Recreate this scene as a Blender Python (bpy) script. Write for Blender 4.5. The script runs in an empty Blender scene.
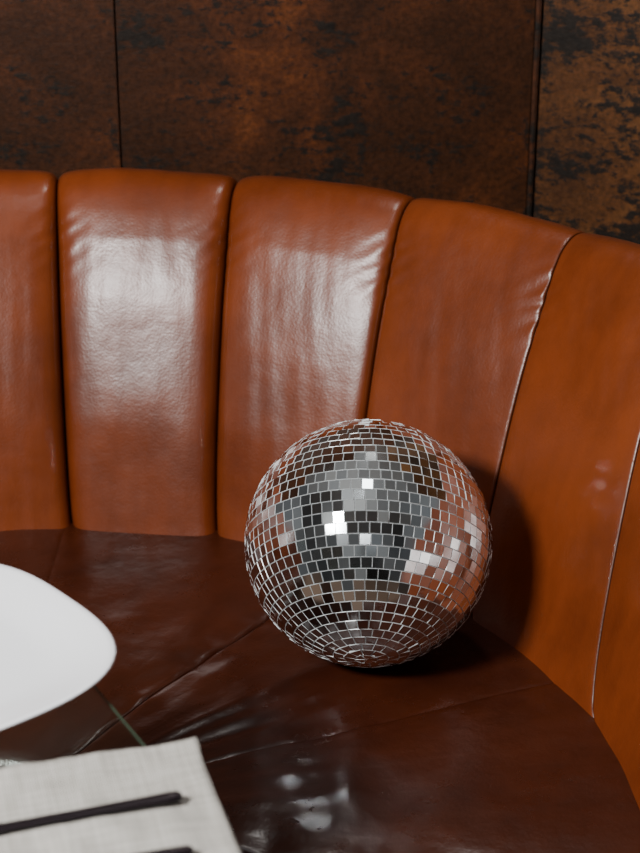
import bpy, bmesh, math, random
from mathutils import Vector, Matrix, noise
random.seed(7)
S=bpy.context.scene
D=bpy.data
rad=math.radians
CX,CY=-0.36,1.46

# ---------------- helpers
def link(o,parent=None):
    S.collection.objects.link(o)
    if parent: o.parent=parent
    return o
def mesh_obj(name,verts,faces,mat=None,parent=None,smooth=True,uvs=None,seam=None):
    m=D.meshes.new(name); m.from_pydata(verts,[],faces); m.update()
    if smooth: m.polygons.foreach_set('use_smooth',[True]*len(m.polygons))
    if uvs:
        ul=m.uv_layers.new(name='UVMap')
        for l in m.loops: ul.data[l.index].uv=uvs[l.vertex_index]
    if seam:
        at=m.attributes.new('seam','FLOAT','POINT'); at.data.foreach_set('value',seam)
    if mat: m.materials.append(mat)
    return link(D.objects.new(name,m),parent)
def box(name,c,s,mat,parent=None,rotz=0,bevel=0):
    bm=bmesh.new(); bmesh.ops.create_cube(bm,size=1)
    for v in bm.verts: v.co=Vector((v.co.x*s[0],v.co.y*s[1],v.co.z*s[2]))
    if bevel: bmesh.ops.bevel(bm,geom=list(bm.edges),offset=bevel,segments=2,affect='EDGES')
    m=D.meshes.new(name); bm.to_mesh(m); bm.free(); m.materials.append(mat)
    o=D.objects.new(name,m); o.location=c; o.rotation_euler=(0,0,rotz)
    return link(o,parent)
def empty(name,loc=(0,0,0)):
    o=D.objects.new(name,None); o.location=loc; return link(o)
class N:
    def __init__(s,name):
        s.m=D.materials.new(name); s.m.use_nodes=True; s.t=s.m.node_tree; s.b=s.t.nodes['Principled BSDF']
    def n(s,typ,**k):
        x=s.t.nodes.new(typ)
        for a,b in k.items():
            if a.startswith('i_'): x.inputs[a[2:].replace('_',' ')].default_value=b
            else: setattr(x,a,b)
        return x
    def l(s,a,b): s.t.links.new(a,b)
    def ramp(s,src,stops):
        r=s.t.nodes.new('ShaderNodeValToRGB'); e=r.color_ramp.elements
        e[0].position,e[0].color=stops[0][0],(*stops[0][1],1)
        e[1].position,e[1].color=stops[-1][0],(*stops[-1][1],1)
        for p,c in stops[1:-1]:
            q=e.new(p); q.color=(*c,1)
        s.l(src,r.inputs[0]); return r.outputs[0]
def g(v): return (v,v,v)
def simple(name,col,rough=.5,metal=0,**k):
    a=N(name); a.b.inputs['Base Color'].default_value=(*col,1); a.b.inputs['Roughness'].default_value=rough; a.b.inputs['Metallic'].default_value=metal
    for q,v in k.items(): a.b.inputs[q.replace('_',' ')].default_value=v
    return a.m

def leather(name,c_dark,c_light,rough,dent=.25,grain=.1):
    a=N(name)
    tc=a.n('ShaderNodeTexCoord'); uv=tc.outputs['UV']; ob=tc.outputs['Object']
    n1=a.n('ShaderNodeTexNoise',i_Scale=5.0,i_Detail=6.0,i_Roughness=.65); a.l(ob,n1.inputs['Vector'])
    base=a.ramp(n1.outputs[0],[(.3,c_dark),(.7,c_light)])
    mp=a.n('ShaderNodeMapping'); mp.inputs['Scale'].default_value=(34,5,1); a.l(uv,mp.inputs[0])
    n2=a.n('ShaderNodeTexNoise',i_Scale=1.0,i_Detail=4.0,i_Roughness=.55); a.l(mp.outputs[0],n2.inputs['Vector'])
    mx=a.n('ShaderNodeMixRGB',blend_type='MULTIPLY'); mx.inputs[0].default_value=.3
    a.l(base,mx.inputs[1]); a.l(a.ramp(n2.outputs[0],[(.3,(.6,.55,.5)),(.62,(1,1,1))]),mx.inputs[2])
    # crease shade painted into the colour along the seams, specular faded out
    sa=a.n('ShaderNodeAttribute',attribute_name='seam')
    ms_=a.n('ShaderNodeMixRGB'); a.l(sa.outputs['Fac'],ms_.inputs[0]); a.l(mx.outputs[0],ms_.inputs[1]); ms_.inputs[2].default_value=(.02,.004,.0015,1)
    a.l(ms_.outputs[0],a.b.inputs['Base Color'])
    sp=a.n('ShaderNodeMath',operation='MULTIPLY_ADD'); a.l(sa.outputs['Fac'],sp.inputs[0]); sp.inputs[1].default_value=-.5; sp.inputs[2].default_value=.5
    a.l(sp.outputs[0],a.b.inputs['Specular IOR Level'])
    n5=a.n('ShaderNodeTexNoise',i_Scale=14.0,i_Detail=6.0,i_Roughness=.7); a.l(ob,n5.inputs['Vector'])
    rr=a.n('ShaderNodeMapRange'); rr.inputs['To Min'].default_value=rough-.06; rr.inputs['To Max'].default_value=rough+.10
    a.l(n5.outputs[0],rr.inputs[0]); a.l(rr.outputs[0],a.b.inputs['Roughness'])
    vo=a.n('ShaderNodeTexVoronoi',feature='SMOOTH_F1',i_Scale=330.0); a.l(ob,vo.inputs['Vector'])
    b1=a.n('ShaderNodeBump'); b1.inputs['Strength'].default_value=grain; b1.inputs['Distance'].default_value=.0010; b1.invert=True; a.l(vo.outputs['Distance'],b1.inputs['Height'])
    b2=a.n('ShaderNodeBump'); b2.inputs['Strength'].default_value=.2; b2.inputs['Distance'].default_value=.002; a.l(n2.outputs[0],b2.inputs['Height']); a.l(b1.outputs[0],b2.inputs['Normal'])
    n6=a.n('ShaderNodeTexNoise',i_Scale=20.0,i_Detail=3.0); a.l(ob,n6.inputs['Vector'])
    b3=a.n('ShaderNodeBump'); b3.inputs['Strength'].default_value=dent; b3.inputs['Distance'].default_value=.004; a.l(n6.outputs[0],b3.inputs['Height']); a.l(b2.outputs[0],b3.inputs['Normal'])
    a.l(b3.outputs[0],a.b.inputs['Normal'])
    return a.m
M_back=leather('leather_tan',(.100,.0185,.0033),(.185,.0365,.0068),.30,.22,.12)
M_seat=leather('leather_seat',(.024,.0052,.0022),(.060,.0128,.0042),.27,.45,.12)

def rust(name,cols,th):
    a=N(name); tc=a.n('ShaderNodeTexCoord'); ob=tc.outputs['Object']
    n1=a.n('ShaderNodeTexNoise',i_Scale=4.0,i_Detail=8.0,i_Roughness=.65,i_Distortion=.5); a.l(ob,n1.inputs['Vector'])
    c1=a.ramp(n1.outputs[0],[(.3,cols[0]),(.46,cols[1]),(.57,cols[2]),(.72,cols[3])])
    mp=a.n('ShaderNodeMapping'); mp.inputs['Scale'].default_value=(1,1,1.8); mp.inputs['Location'].default_value=(.37,.2,.15); a.l(ob,mp.inputs[0])
    n2=a.n('ShaderNodeTexNoise',i_Scale=46.0,i_Detail=9.0,i_Roughness=.75); a.l(mp.outputs[0],n2.inputs['Vector'])
    n3=a.n('ShaderNodeTexNoise',i_Scale=6.0,i_Detail=4.0,i_Roughness=.6); a.l(mp.outputs[0],n3.inputs['Vector'])
    ad=a.n('ShaderNodeMath',operation='MULTIPLY_ADD'); a.l(n3.outputs[0],ad.inputs[0]); ad.inputs[1].default_value=.9; a.l(n2.outputs[0],ad.inputs[2])
    mr=a.n('ShaderNodeMapRange'); mr.inputs['From Min'].default_value=th; mr.inputs['From Max'].default_value=th+.09; a.l(ad.outputs[0],mr.inputs[0])
    mx=a.n('ShaderNodeMixRGB'); a.l(mr.outputs[0],mx.inputs[0]); a.l(c1,mx.inputs[1]); mx.inputs[2].default_value=(.012,.009,.007,1)
    n4=a.n('ShaderNodeTexNoise',i_Scale=110.0,i_Detail=5.0,i_Roughness=.7); a.l(ob,n4.inputs['Vector'])
    m2=a.n('ShaderNodeMixRGB',blend_type='MULTIPLY'); m2.inputs[0].default_value=.7; a.l(mx.outputs[0],m2.inputs[1]); a.l(a.ramp(n4.outputs[0],[(.36,g(.45)),(.64,(1.5,1.35,1.2))]),m2.inputs[2])
    a.l(m2.outputs[0],a.b.inputs['Base Color']); a.b.inputs['Roughness'].default_value=.5; a.b.inputs['Specular IOR Level'].default_value=.12
    bp=a.n('ShaderNodeBump'); bp.inputs['Strength'].default_value=.4; bp.inputs['Distance'].default_value=.003; a.l(n2.outputs[0],bp.inputs['Height']); a.l(bp.outputs[0],a.b.inputs['Normal'])
    return a.m
M_rust=rust('rusted_steel',[(.022,.0085,.0032),(.036,.0125,.0045),(.062,.019,.006),(.115,.036,.010)],1.0)
M_rust2=rust('rusted_steel_pitted',[(.040,.016,.006),(.075,.029,.009),(.115,.048,.015),(.18,.082,.028)],.94)
M_black=simple('black_joint',(.008,.006,.005),.6)
def plaster(name,c):
    a=N(name); n=a.n('ShaderNodeTexNoise',i_Scale=6.0,i_Detail=5.0)
    a.l(a.ramp(n.outputs[0],[(.3,tuple(x*.85 for x in c)),(.7,c)]),a.b.inputs['Base Color']); a.b.inputs['Roughness'].default_value=.8
    return a.m
M_wall=plaster('plaster',(.20,.21,.22)); M_dark=plaster('light_plaster',(.62,.63,.64)); M_ceil=plaster('ceiling_paint',(.40,.40,.40))
def wood():
    a=N('wood_floor'); tc=a.n('ShaderNodeTexCoord'); mp=a.n('ShaderNodeMapping'); mp.inputs['Scale'].default_value=(2,14,1); a.l(tc.outputs['Object'],mp.inputs[0])
    n=a.n('ShaderNodeTexNoise',i_Scale=2.0,i_Detail=6.0); a.l(mp.outputs[0],n.inputs['Vector'])
    a.l(a.ramp(n.outputs[0],[(.3,(.08,.045,.03)),(.7,(.16,.10,.065))]),a.b.inputs['Base Color']); a.b.inputs['Roughness'].default_value=.4
    return a.m
M_wood=wood()

# ---------------- room
box('floor',(-.3,.4,-.05),(4.6,5.6,.1),M_wood)
box('ceiling',(-.3,.4,2.85),(4.6,5.6,.1),M_ceil)
box('wall_left',(-2.5,.4,1.4),(.1,5.6,2.8),M_wall)
box('wall_right',(1.8,.4,1.4),(.1,5.6,2.8),M_wall)
box('wall_front',(-.3,-2.3,1.4),(4.6,.1,2.8),M_dark)
dr=empty('added_dark_door_1',(.1,-2.222,0))  # unseen, added so the ball's middle tiles have something dark to reflect
M_door=simple('dark_door_paint',(.015,.014,.014),.35)
box('leaf',(0,0,1.04),(.9,.04,2.08),M_door,dr,0,.004)
for k,(z,h) in enumerate(((.55,.75),(1.5,.85))): box('panel_%d'%(k+1),(0,.024,z),(.62,.014,h),M_door,dr,0,.005)
wb=empty('wall_back')
YW=2.52
box('backing',(-1.06,YW+.05,1.4),(2.84,.06,2.8),M_black,wb)
xs=[-2.45,-1.58,-.945,-.306,.322]
for i in range(4):
    w=xs[i+1]-xs[i]-.0025
    box('steel_panel_%d'%(i+1),((xs[i]+xs[i+1])/2,YW+.01,1.4),(w,.016,2.8),M_rust,wb,bevel=.001)
wr=empty('wall_back_right')
ang=rad(-28); L=1.75
d=Vector((math.cos(ang),math.sin(ang),0))
p0=Vector((.330,YW,1.4)); nrm=Vector((-d.y,d.x,0))
c=p0+d*(L/2)
box('backing',c+nrm*.06,(L,.06,2.8),M_black,wr,ang)
for i,(a0,a1) in enumerate([(.001,.64),(.644,1.28),(1.284,1.74)]):
    box('steel_panel_%d'%(i+1),p0+d*((a0+a1)/2)+nrm*.012,(a1-a0,.016,2.8),M_rust2,wr,ang,.001)
box('trim_1',(.327,YW+.006,1.4),(.008,.02,2.8),M_rust,None,ang/2,.002)

# ---------------- booth
booth=empty('curved_leather_booth',(CX,CY,0))
def catmull(P,n):
    out=[]; P=[P[0]]+P+[P[-1]]
    for i in range(1,len(P)-2):
        for k in range(n):
            t=k/n; q=[]
            for j in range(2):
                a,b,c_,d_=P[i-1][j],P[i][j],P[i+1][j],P[i+2][j]
                q.append(.5*((2*b)+(-a+c_)*t+(2*a-5*b+4*c_-d_)*t*t+(-a+3*b-3*c_+d_)*t**3))
            out.append(tuple(q))
    out.append(P[-2]); return out
prof=catmull([(.672,.36),(.699,.45),(.749,.60),(.801,.74),(.845,.834),(.867,.878),(.886,.902),(.910,.914),(.936,.910),(.953,.893),(.963,.858),(.968,.70),(.97,.03)],14)
seams=[(-105,-105),(-88,-87),(-70,-69),(-53,-51.5),(-35.5,-34),(-18,-17.5),(.2,-1.4),(17.6,15.1),(35,32),(52.5,49),(75,62.5),(93,79),(108,108)]
verts=[];faces=[];uvs=[];crease_shade=[]
NP=len(prof)
arc=[0]
for i in range(1,NP): arc.append(arc[-1]+math.dist(prof[i],prof[i-1]))
nrmP=[]
for i in range(NP):
    a=prof[max(0,i-1)]; b=prof[min(NP-1,i+1)]; t=Vector((b[0]-a[0],b[1]-a[1])).normalized(); nrmP.append((-t.y,t.x))
cols=[]
K=34
for pi in range(len(seams)-1):
    for k in range(-K,K+(1 if pi==len(seams)-2 else 0)):
        cols.append((pi,math.sin(math.pi/2*k/K)))
ztop=arc[max(range(NP),key=lambda i:prof[i][1])]
for (pi,s) in cols:
    for i,(r,z) in enumerate(prof):
        L_=arc[i]
        tt=max(0,min(1,(L_-arc[14])/(ztop-arc[14])))**.62
        e0=seams[pi][0]*(1-tt)+seams[pi][1]*tt; e1=seams[pi+1][0]*(1-tt)+seams[pi+1][1]*tt
        az=e0+(e1-e0)*(s+1)/2; a=rad(az)
        right=max(0,min(1,(az-18)/30))
        bd=.021*(1-right)+.009*right
        back=max(0,min(1,(arc[-1]-.55-L_)/.15))
        tp=max(0,min(1,(L_-(ztop-.11))/.11))
        fr_=1-.55*tp
        low=.6+.4*max(0,min(1,(L_-.10)/.15))
        puff=(1-abs(s)**2.6)**(.5+.45*right)
        b=bd*puff*back*fr_*low
        dist=(1-abs(s))*rad(e1-e0)/2*r
        gd=.016*(1-right)+.0025*right
        gw=.0050*(1-right)+.0014*right
        b-=gd*math.exp(-dist/gw)*back*(1-.35*tp)
        side=1 if s>0 else -1
        wv=math.sin(L_*230+side*dist*160+pi*3+side+2*noise.noise(Vector((L_*30,pi,side))))*math.exp(-dist/.018)*math.exp(-((L_-.50)/.05)**2)
        b+=.0018*wv*min(1,dist/.004)
        p3=Vector((r*math.sin(a),r*math.cos(a),z))
        b+=.0026*noise.noise(p3*9+Vector((0,0,3)))*back*puff
        b+=.0006*noise.noise(Vector((a*r*50,L_*7+pi,4)))*back*puff
        nr,nz=nrmP[i]
        verts.append(((r+nr*b)*math.sin(a),(r+nr*b)*math.cos(a),z+nz*b)); uvs.append((a*.8,L_))
        crease_shade.append(math.exp(-(dist/.0019)**2))
for c_ in range(len(cols)-1):
    for i in range(NP-1):
        q=c_*NP+i
        faces.append((q,q+1,q+NP+1,q+NP))
faces.append(tuple(range(NP-1,-1,-1))); faces.append(tuple(range((len(cols)-1)*NP,len(cols)*NP)))
mesh_obj('backrest',verts,faces,M_back,booth,True,uvs,crease_shade)

# seat
sseams=[-102,-68,-34,-.6,33.5,67.5,101]
sdep=[.004,.004,.004,.0008,.004,.0010,.004]
rs=[]
R0,R1=.105,.745
front=[(R0+.012,.10),(R0+.005,.2),(R0,.3),(R0+.001,.38),(R0+.006,.42),(R0+.016,.438)]
for k in range(125): rs.append(R0+.03+(R1-R0-.03)*k/124)
seat=[(r,z,0) for r,z in front]+[(r,None,1) for r in rs]
verts=[];faces=[];uvs=[];crease_shade=[]
azs=[]
for j in range(len(sseams)-1):
    a0,a1=sseams[j],sseams[j+1]
    for k in range(-56,56+(1 if j==len(sseams)-2 else 0)):
        s=math.sin(math.pi/2*k/56)*.5+k/56*.5
        azs.append((j,s,a0+(a1-a0)*(s+1)/2))
def seat_z(r,az):
    x,y=r*math.sin(rad(az)),r*math.cos(rad(az))
    z=.453
    for q,dp in zip(sseams,sdep):
        dist=abs(rad(az-q))*r
        z-=dp*math.exp(-dist/.004)+dp*1.3*math.exp(-(dist/.045)**2)
        z+=dp*.35*math.sin(r*95+3*noise.noise(Vector((r*14,q,0))))*math.exp(-(dist/.028)**2)*min(1,dist/.006)
    z-=.006*math.exp(-(r-R0-.03)/.03)
    z+=.0045*noise.noise(Vector((x*6,y*6,1)))
    w=math.exp(-((r-.36)/.14)**2)
    z+=.003*w*noise.noise(Vector((rad(az)*9,r*13,5)))
    z+=.0050*w*math.exp(-((az-48)/18)**2)*noise.noise(Vector((rad(az)*14,r*4,2)))
    w2=math.exp(-((x-.38)**2+(y-.05)**2)/.009)
    z+=.0085*w2*noise.noise(Vector((x*19,y*10,9)))
    return z
for (j,s,az) in azs:
    a=rad(az)
    for r,z,t in seat:
        zz=z if t==0 else seat_z(r,az)
        verts.append((r*math.sin(a),r*math.cos(a),zz)); uvs.append((a*.5,r))
        dmin=min((abs(rad(az-q))*r,dp) for q,dp in zip(sseams,sdep))
        crease_shade.append(math.exp(-(dmin[0]/.0016)**2)*min(1,dmin[1]/.0035))
n=len(seat)
for c_ in range(len(azs)-1):
    for i in range(n-1):
        q=c_*n+i; faces.append((q,q+1,q+n+1,q+n))
mesh_obj('seat_cushion',verts,faces,M_seat,booth,True,uvs,crease_shade)
vv=[];ff=[]
A=[-102+203*i/60 for i in range(61)]
for az in A:
    a=rad(az)
    for r,z in ((.14,0),(.14,.12),(.66,.12),(.66,0)): vv.append((r*math.sin(a),r*math.cos(a),z))
for i in range(60):
    for k in range(4):
        q=i*4; ff.append((q+k,q+(k+1)%4,q+4+(k+1)%4,q+4+k))
ff+= [(0,1,2,3),(240,243,242,241)]
mesh_obj('plinth',vv,ff,M_black,booth,False)
for sgn,az in ((1,101),(-1,-102)):
    a=rad(az)
    pts=[(r*math.sin(a),r*math.cos(a),z) for r,z in ((R0,.1),(R0,.44),(.7,.44),(.7,.1))]
    mesh_obj('seat_end_%d'%(1 if sgn>0 else 2),pts,[(0,1,2,3)],M_seat,booth,False,[(0,0),(0,.3),(.5,.3),(.5,0)])

# ---------------- disco ball
RB=.148
bx,by=.058,1.797
# resting height: highest seat point touched by the ball
RR=RB+.001; zc=0
for i in range(-14,15):
    for j in range(-14,15):
        dx,dy=i*.004,j*.004; d2=dx*dx+dy*dy
        X,Y=bx+dx-CX,by+dy-CY
        r_=math.hypot(X,Y)
        zc=max(zc,seat_z(r_,math.degrees(math.atan2(X,Y)))+math.sqrt(RR*RR-d2))
bc=Vector((bx,by,zc+.0005))
print('ball z',bc.z)
a=N('mirror_tile')
gi=a.n('ShaderNodeNewGeometry')
cr=a.ramp(gi.outputs['Random Per Island'],[(0,(.70,.77,.81)),(1,(.93,.99,1.0))])
a.l(cr,a.b.inputs['Base Color']); a.b.inputs['Metallic'].default_value=1; a.b.inputs['Roughness'].default_value=.08
M_mir=a.m
M_edge=simple('tile_edge_glass',(.66,.70,.71),.3,.2)
M_grout=simple('ball_core',(.20,.21,.21),.5,.2)
verts=[];faces=[];mi=[]
rows=36; dth=math.pi/rows
def sph(r,th,ph): return Vector((r*math.sin(th)*math.cos(ph),r*math.sin(th)*math.sin(ph),r*math.cos(th)))
for i in range(rows):
    t0,t1=i*dth,(i+1)*dth; tm=(t0+t1)/2
    nt=max(5,round(2*math.pi*math.sin(tm)/dth*1.02))
    off=random.random()*6
    for k in range(nt):
        p0_=off+2*math.pi*k/nt; dp=2*math.pi/nt; pm=p0_+dp/2
        cen=sph(RB,tm,pm); nn=cen.normalized()
        et=(sph(1,tm+.01,pm)-sph(1,tm-.01,pm)).normalized(); ep=nn.cross(et)
        nn=(nn+et*random.gauss(0,.036)+ep*random.gauss(0,.036)).normalized()
        et=(et-nn*et.dot(nn)).normalized(); ep=nn.cross(et)
        hh=RB*dth/2*.955
        base=len(verts)
        w0=RB*math.sin(max(t0,.02))*math.sin(dp/2)*.955; w1=RB*math.sin(min(t1,math.pi-.02))*math.sin(dp/2)*.955
        cnr=[(-hh,-w0),(-hh,w0),(hh,w1),(hh,-w1)]
        for lvl,sc in ((-.003,1.0),(0.0,1.0),(.0003,.96)):
            for (x,y) in cnr: verts.append(cen+nn*lvl+et*(x*sc)+ep*(y*sc))
        for lv in (0,4):
            for q in range(4):
                faces.append((base+lv+q,base+lv+(q+1)%4,base+lv+4+(q+1)%4,base+lv+4+q)); mi.append(1)
        faces.append((base+8,base+9,base+10,base+11)); mi.append(0)
cb=len(verts); nu,nv=64,32
for i in range(nv+1):
    for k in range(nu): verts.append(sph(RB-.0016,math.pi*i/nv,2*math.pi*k/nu))
for i in range(nv):
    for k in range(nu):
        faces.append((cb+i*nu+k,cb+(i+1)*nu+k,cb+(i+1)*nu+(k+1)%nu,cb+i*nu+(k+1)%nu)); mi.append(2)
hb=len(verts)
for (r,z) in ((.018,-RB+.001),(.018,-RB-.002),(.004,-RB-.003)):
    for k in range(24): verts.append(Vector((r*math.cos(k*math.pi/12),r*math.sin(k*math.pi/12),z)))
for l_ in range(2):
    for k in range(24): faces.append((hb+l_*24+k,hb+l_*24+(k+1)%24,hb+(l_+1)*24+(k+1)%24,hb+(l_+1)*24+k)); mi.append(1)
pole=Vector((-.03,-math.cos(rad(40)),-math.sin(rad(40)))).normalized()
mat4=pole.to_track_quat('Z','Y').to_matrix()
m=D.meshes.new('disco_ball'); m.from_pydata([mat4@v for v in verts],[],faces)
for mm in (M_mir,M_edge,M_grout): m.materials.append(mm)
m.polygons.foreach_set('material_index',mi); m.update()
bm=bmesh.new(); bm.from_mesh(m); bmesh.ops.recalc_face_normals(bm,faces=bm.faces); bm.to_mesh(m); bm.free()
ball=link(D.objects.new('disco_ball',m)); ball.location=bc

# ---------------- table (clear glass top)
a=N('table_glass')
t=a.t; t.nodes.remove(a.b)
out=[x for x in t.nodes if x.type=='OUTPUT_MATERIAL'][0]
tr=a.n('ShaderNodeBsdfTransparent'); tr.inputs[0].default_value=(.94,.97,.95,1)
gl=a.n('ShaderNodeBsdfGlossy'); gl.inputs['Roughness'].default_value=.02
lw=a.n('ShaderNodeLayerWeight'); pw=a.n('ShaderNodeMath',operation='POWER'); a.l(lw.outputs['Facing'],pw.inputs[0]); pw.inputs[1].default_value=4.0
ma=a.n('ShaderNodeMath',operation='MULTIPLY_ADD'); a.l(pw.outputs[0],ma.inputs[0]); ma.inputs[1].default_value=.9; ma.inputs[2].default_value=.03
ms=a.n('ShaderNodeMixShader')
a.l(ma.outputs[0],ms.inputs[0]); a.l(tr.outputs[0],ms.inputs[1]); a.l(gl.outputs[0],ms.inputs[2]); a.l(ms.outputs[0],out.inputs[0])
M_glass=a.m
M_gedge=simple('glass_edge_green',(.04,.065,.045),.15)
M_steel=simple('brushed_steel',(.5,.5,.5),.3,1)
table=empty('glass_table',(-.479,1.02,0)); te=math.atan2(.49,.87)
table.rotation_euler=(0,0,te)
loop=[]
hx,hy,rc=.35,.42,.03
for sx,sy,a0 in ((1,1,0),(-1,1,90),(-1,-1,180),(1,-1,270)):
    for k in range(7):
        aa=rad(a0+15*k); loop.append((sx*(hx-rc)+rc*math.cos(aa),sy*(hy-rc)+rc*math.sin(aa)))
nl=len(loop)
vv=[(x,y,.746) for x,y in loop]+[(x,y,.750) for x,y in loop]
ff=[tuple(range(nl-1,-1,-1)),tuple(range(nl,2*nl))]+[(i,(i+1)%nl,nl+(i+1)%nl,nl+i) for i in range(nl)]
tt=mesh_obj('top',vv,ff,M_glass,table,False); tt.data.materials.append(M_gedge)
for p in tt.data.polygons[2:]: p.material_index=1
def lathe(name,pts,mat,parent,seg=48,loc=(0,0,0)):
    vv=[];ff=[]
    for r,z in pts:
        for k in range(seg): vv.append((r*math.cos(2*math.pi*k/seg),r*math.sin(2*math.pi*k/seg),z))
    for i in range(len(pts)-1):
        for k in range(seg): ff.append((i*seg+k,i*seg+(k+1)%seg,(i+1)*seg+(k+1)%seg,(i+1)*seg+k))
    o=mesh_obj(name,vv,ff,mat,parent); o.location=loc; return o
lathe('pedestal',[(0,0),(.19,0),(.19,.012),(.17,.018),(.03,.03),(.025,.05),(.025,.70),(.03,.72),(.10,.735),(.10,.7455),(0,.7455)],M_steel,table)

# ---------------- plate
M_plate=simple('white_porcelain',(.90,.92,.95),.18,0,Coat_Weight=.3)
def superr(phi,n=3.0):
    return 1/((abs(math.cos(phi))**n+abs(math.sin(phi))**n)**(1/n))
HP=.156
secs=[(0,.006),(.35,.006),(.62,.007),(.72,.010),(.85,.016),(.96,.0215),(.99,.0225),(1.0,.0215),(.985,.019),(.86,.012),(.70,.004),(.66,.0),(.60,.0),(.58,.002),(0,.002)]
vv=[];ff=[];sg=96
for r,z in secs:
    for k in range(sg):
        ph=2*math.pi*k/sg; q=superr(ph,2.0+1.0*min(1,r))*HP*r
        vv.append((q*math.cos(ph),q*math.sin(ph),z))
for i in range(len(secs)-1):
    for k in range(sg): ff.append((i*sg+k,i*sg+(k+1)%sg,(i+1)*sg+(k+1)%sg,(i+1)*sg+k))
pl=mesh_obj('dinner_plate',vv,ff,M_plate); pl.location=(-.348,1.239,.7505); pl.rotation_euler=(0,0,rad(45-5))

# ---------------- napkin
a=N('linen'); tc=a.n('ShaderNodeTexCoord')
rt=a.n('ShaderNodeMapping'); rt.inputs['Rotation'].default_value=(0,0,rad(-16)); a.l(tc.outputs['Object'],rt.inputs[0])
w1=a.n('ShaderNodeTexWave',i_Scale=150.0,i_Distortion=1.5); w2=a.n('ShaderNodeTexWave',bands_direction='Y',i_Scale=150.0,i_Distortion=1.5)
a.l(rt.outputs[0],w1.inputs['Vector']); a.l(rt.outputs[0],w2.inputs['Vector'])
ad=a.n('ShaderNodeMath',operation='ADD'); a.l(w1.outputs['Fac'],ad.inputs[0]); a.l(w2.outputs['Fac'],ad.inputs[1])
bp=a.n('ShaderNodeBump'); bp.inputs['Strength'].default_value=.5; bp.inputs['Distance'].default_value=.0006; a.l(ad.outputs[0],bp.inputs['Height']); a.l(bp.outputs[0],a.b.inputs['Normal'])
mp=a.n('ShaderNodeMapping'); mp.inputs['Scale'].default_value=(260,14,1); a.l(rt.outputs[0],mp.inputs[0])
nz=a.n('ShaderNodeTexNoise',i_Scale=1.0,i_Detail=3.0); a.l(mp.outputs[0],nz.inputs['Vector'])
mp2=a.n('ShaderNodeMapping'); mp2.inputs['Scale'].default_value=(14,260,1); a.l(rt.outputs[0],mp2.inputs[0])
nz2=a.n('ShaderNodeTexNoise',i_Scale=1.0,i_Detail=3.0); a.l(mp2.outputs[0],nz2.inputs['Vector'])
av=a.n('ShaderNodeMath',operation='ADD'); a.l(nz.outputs[0],av.inputs[0]); a.l(nz2.outputs[0],av.inputs[1])
hv=a.n('ShaderNodeMath',operation='MULTIPLY'); a.l(av.outputs[0],hv.inputs[0]); hv.inputs[1].default_value=.5
a.l(a.ramp(hv.outputs[0],[(.3,(.32,.305,.27)),(.7,(.55,.53,.49))]),a.b.inputs['Base Color']); a.b.inputs['Roughness'].default_value=.9
M_linen=a.m
ex=Vector((-.149,-.044,0)).normalized(); ey=Vector((.043,-.15,0)).normalized()
vv=[];ff=[];NX,NY=60,60; WX,WY=.30,.26
def nz_(x,y,k): return .005*noise.noise(Vector((x*14,y*14,k)))+.002*noise.noise(Vector((x*40,y*40,k)))
for lay,h in enumerate((.0008,.0030,.0052)):
    b0=len(vv)
    for i in range(NX+1):
        for j in range(NY+1):
            x=WX*i/NX; y=WY*j/NY
            ox=.003*noise.noise(Vector((y*12,lay*2.3,0))); oy=.0035*noise.noise(Vector((x*12,lay*2.1,4)))
            p=Vector((-.10,1.130,0))+ex*(x+ox+.0012*(2-lay))+ey*(y+oy+.0012*(2-lay))
            z=h+max(0,nz_(x,y,1)+.0020)
            vv.append((p.x,p.y,z))
    for i in range(NX):
        for j in range(NY):
            q=b0+i*(NY+1)+j; ff.append((q,q+1,q+NY+2,q+NY+1))
nap=mesh_obj('linen_napkin',vv,ff,M_linen); nap.location=(0,0,.7505)
so=nap.modifiers.new('thick','SOLIDIFY'); so.thickness=.0016; so.offset=1

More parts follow.
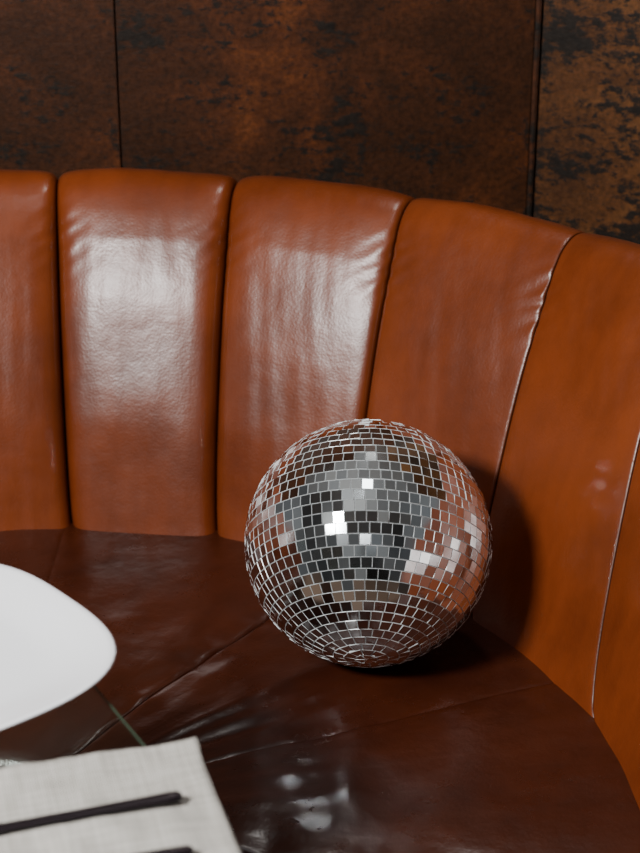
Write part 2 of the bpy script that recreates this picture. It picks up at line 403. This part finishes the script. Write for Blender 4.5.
# ---------------- cutlery with dark handles
M_cut=simple('black_cutlery',(.018,.012,.015),.35,.6)
def cutlery(name,start,direc,kind):
    dv=Vector(direc).normalized(); sv=Vector((-dv.y,dv.x,0))
    if kind=='knife':
        sec=[(0,.0022,.002),(.003,.0052,.0028),(.02,.0054,.003),(.08,.0048,.0026),(.10,.0042,.0026),(.115,.007,.0012),(.15,.0095,.0009),(.19,.0085,.0008),(.21,.004,.0006),(.215,.0008,.0004)]
    else:
        sec=[(0,.0025,.002),(.003,.0062,.0028),(.012,.0064,.003),(.03,.0056,.003),(.08,.0052,.0024),(.13,.0050,.0022),(.15,.008,.0016),(.165,.011,.0014)]
    vv=[];ff=[]
    sg=12
    for (l_,w,h) in sec:
        for k in range(sg):
            t_=2*math.pi*k/sg; p=dv*l_+sv*(w*math.cos(t_)); vv.append((p.x,p.y,h*math.sin(t_)))
    for i in range(len(sec)-1):
        for k in range(sg): ff.append((i*sg+k,i*sg+(k+1)%sg,(i+1)*sg+(k+1)%sg,(i+1)*sg+k))
    ff.append(tuple(range(sg))); ff.append(tuple(range((len(sec)-1)*sg,len(sec)*sg)))
    if kind=='fork':
        for tn in range(4):
            off_=-.0088+tn*.0059; b0=len(vv)
            for (l_,w,h) in ((.163,.0016,.0012),(.20,.0014,.001),(.207,.0005,.0006)):
                for k in range(8):
                    t_=math.pi*k/4; p=dv*l_+sv*(off_+w*math.cos(t_)); vv.append((p.x,p.y,h*math.sin(t_)+ (l_-.163)*.06))
            for i in range(2):
                for k in range(8): ff.append((b0+i*8+k,b0+i*8+(k+1)%8,b0+(i+1)*8+(k+1)%8,b0+(i+1)*8+k))
    o=mesh_obj(name,vv,ff,M_cut); o.location=start; return o
cutlery('table_fork',(-.103,1.041,.7635),(-.129,-.041,0),'fork')
cutlery('table_knife',(-.090,.975,.7635),(-.129,-.035,0),'knife')

# ---------------- lights
def area(name,loc,tgt,sx,sy,e,col=(1,1,1)):
    l=D.lights.new(name,'AREA'); l.shape='RECTANGLE'; l.size=sx; l.size_y=sy; l.energy=e; l.color=col
    o=link(D.objects.new(name,l)); o.location=loc; o.rotation_euler=(Vector(tgt)-Vector(loc)).to_track_quat('-Z','Y').to_euler(); return o
area('softbox_light',(-1.2,.25,2.05),(-.12,2.15,.75),.46,.30,88,(1,.98,.96))
area('ceiling_light',(.15,2.3,2.3),(.1,1.5,.4),.12,.12,5,(1,.96,.92))
area('ceiling_panel_light',(.05,1.35,2.78),(.05,1.35,0),.45,.28,3,(.96,.98,1))
area('ball_reflection_fill',(-.4,-1.2,2.7),(-.3,-2.2,1.2),.9,.4,15,(.97,.99,1))  # added fill: brightens the front wall that the ball's tiles reflect
w=D.worlds.new('world'); w.use_nodes=True; w.node_tree.nodes['Background'].inputs[0].default_value=(.5,.5,.5,1); w.node_tree.nodes['Background'].inputs[1].default_value=.1; S.world=w

# ---------------- camera
cd=D.cameras.new('camera'); cam=link(D.objects.new('camera',cd)); cam.location=(0,0,1.48); cam.rotation_euler=(rad(90-22),0,0)
cd.lens=70; cd.sensor_width=36; cd.clip_start=.05
cd.dof.use_dof=True; cd.dof.focus_distance=1.9; cd.dof.aperture_fstop=6.3
S.camera=cam
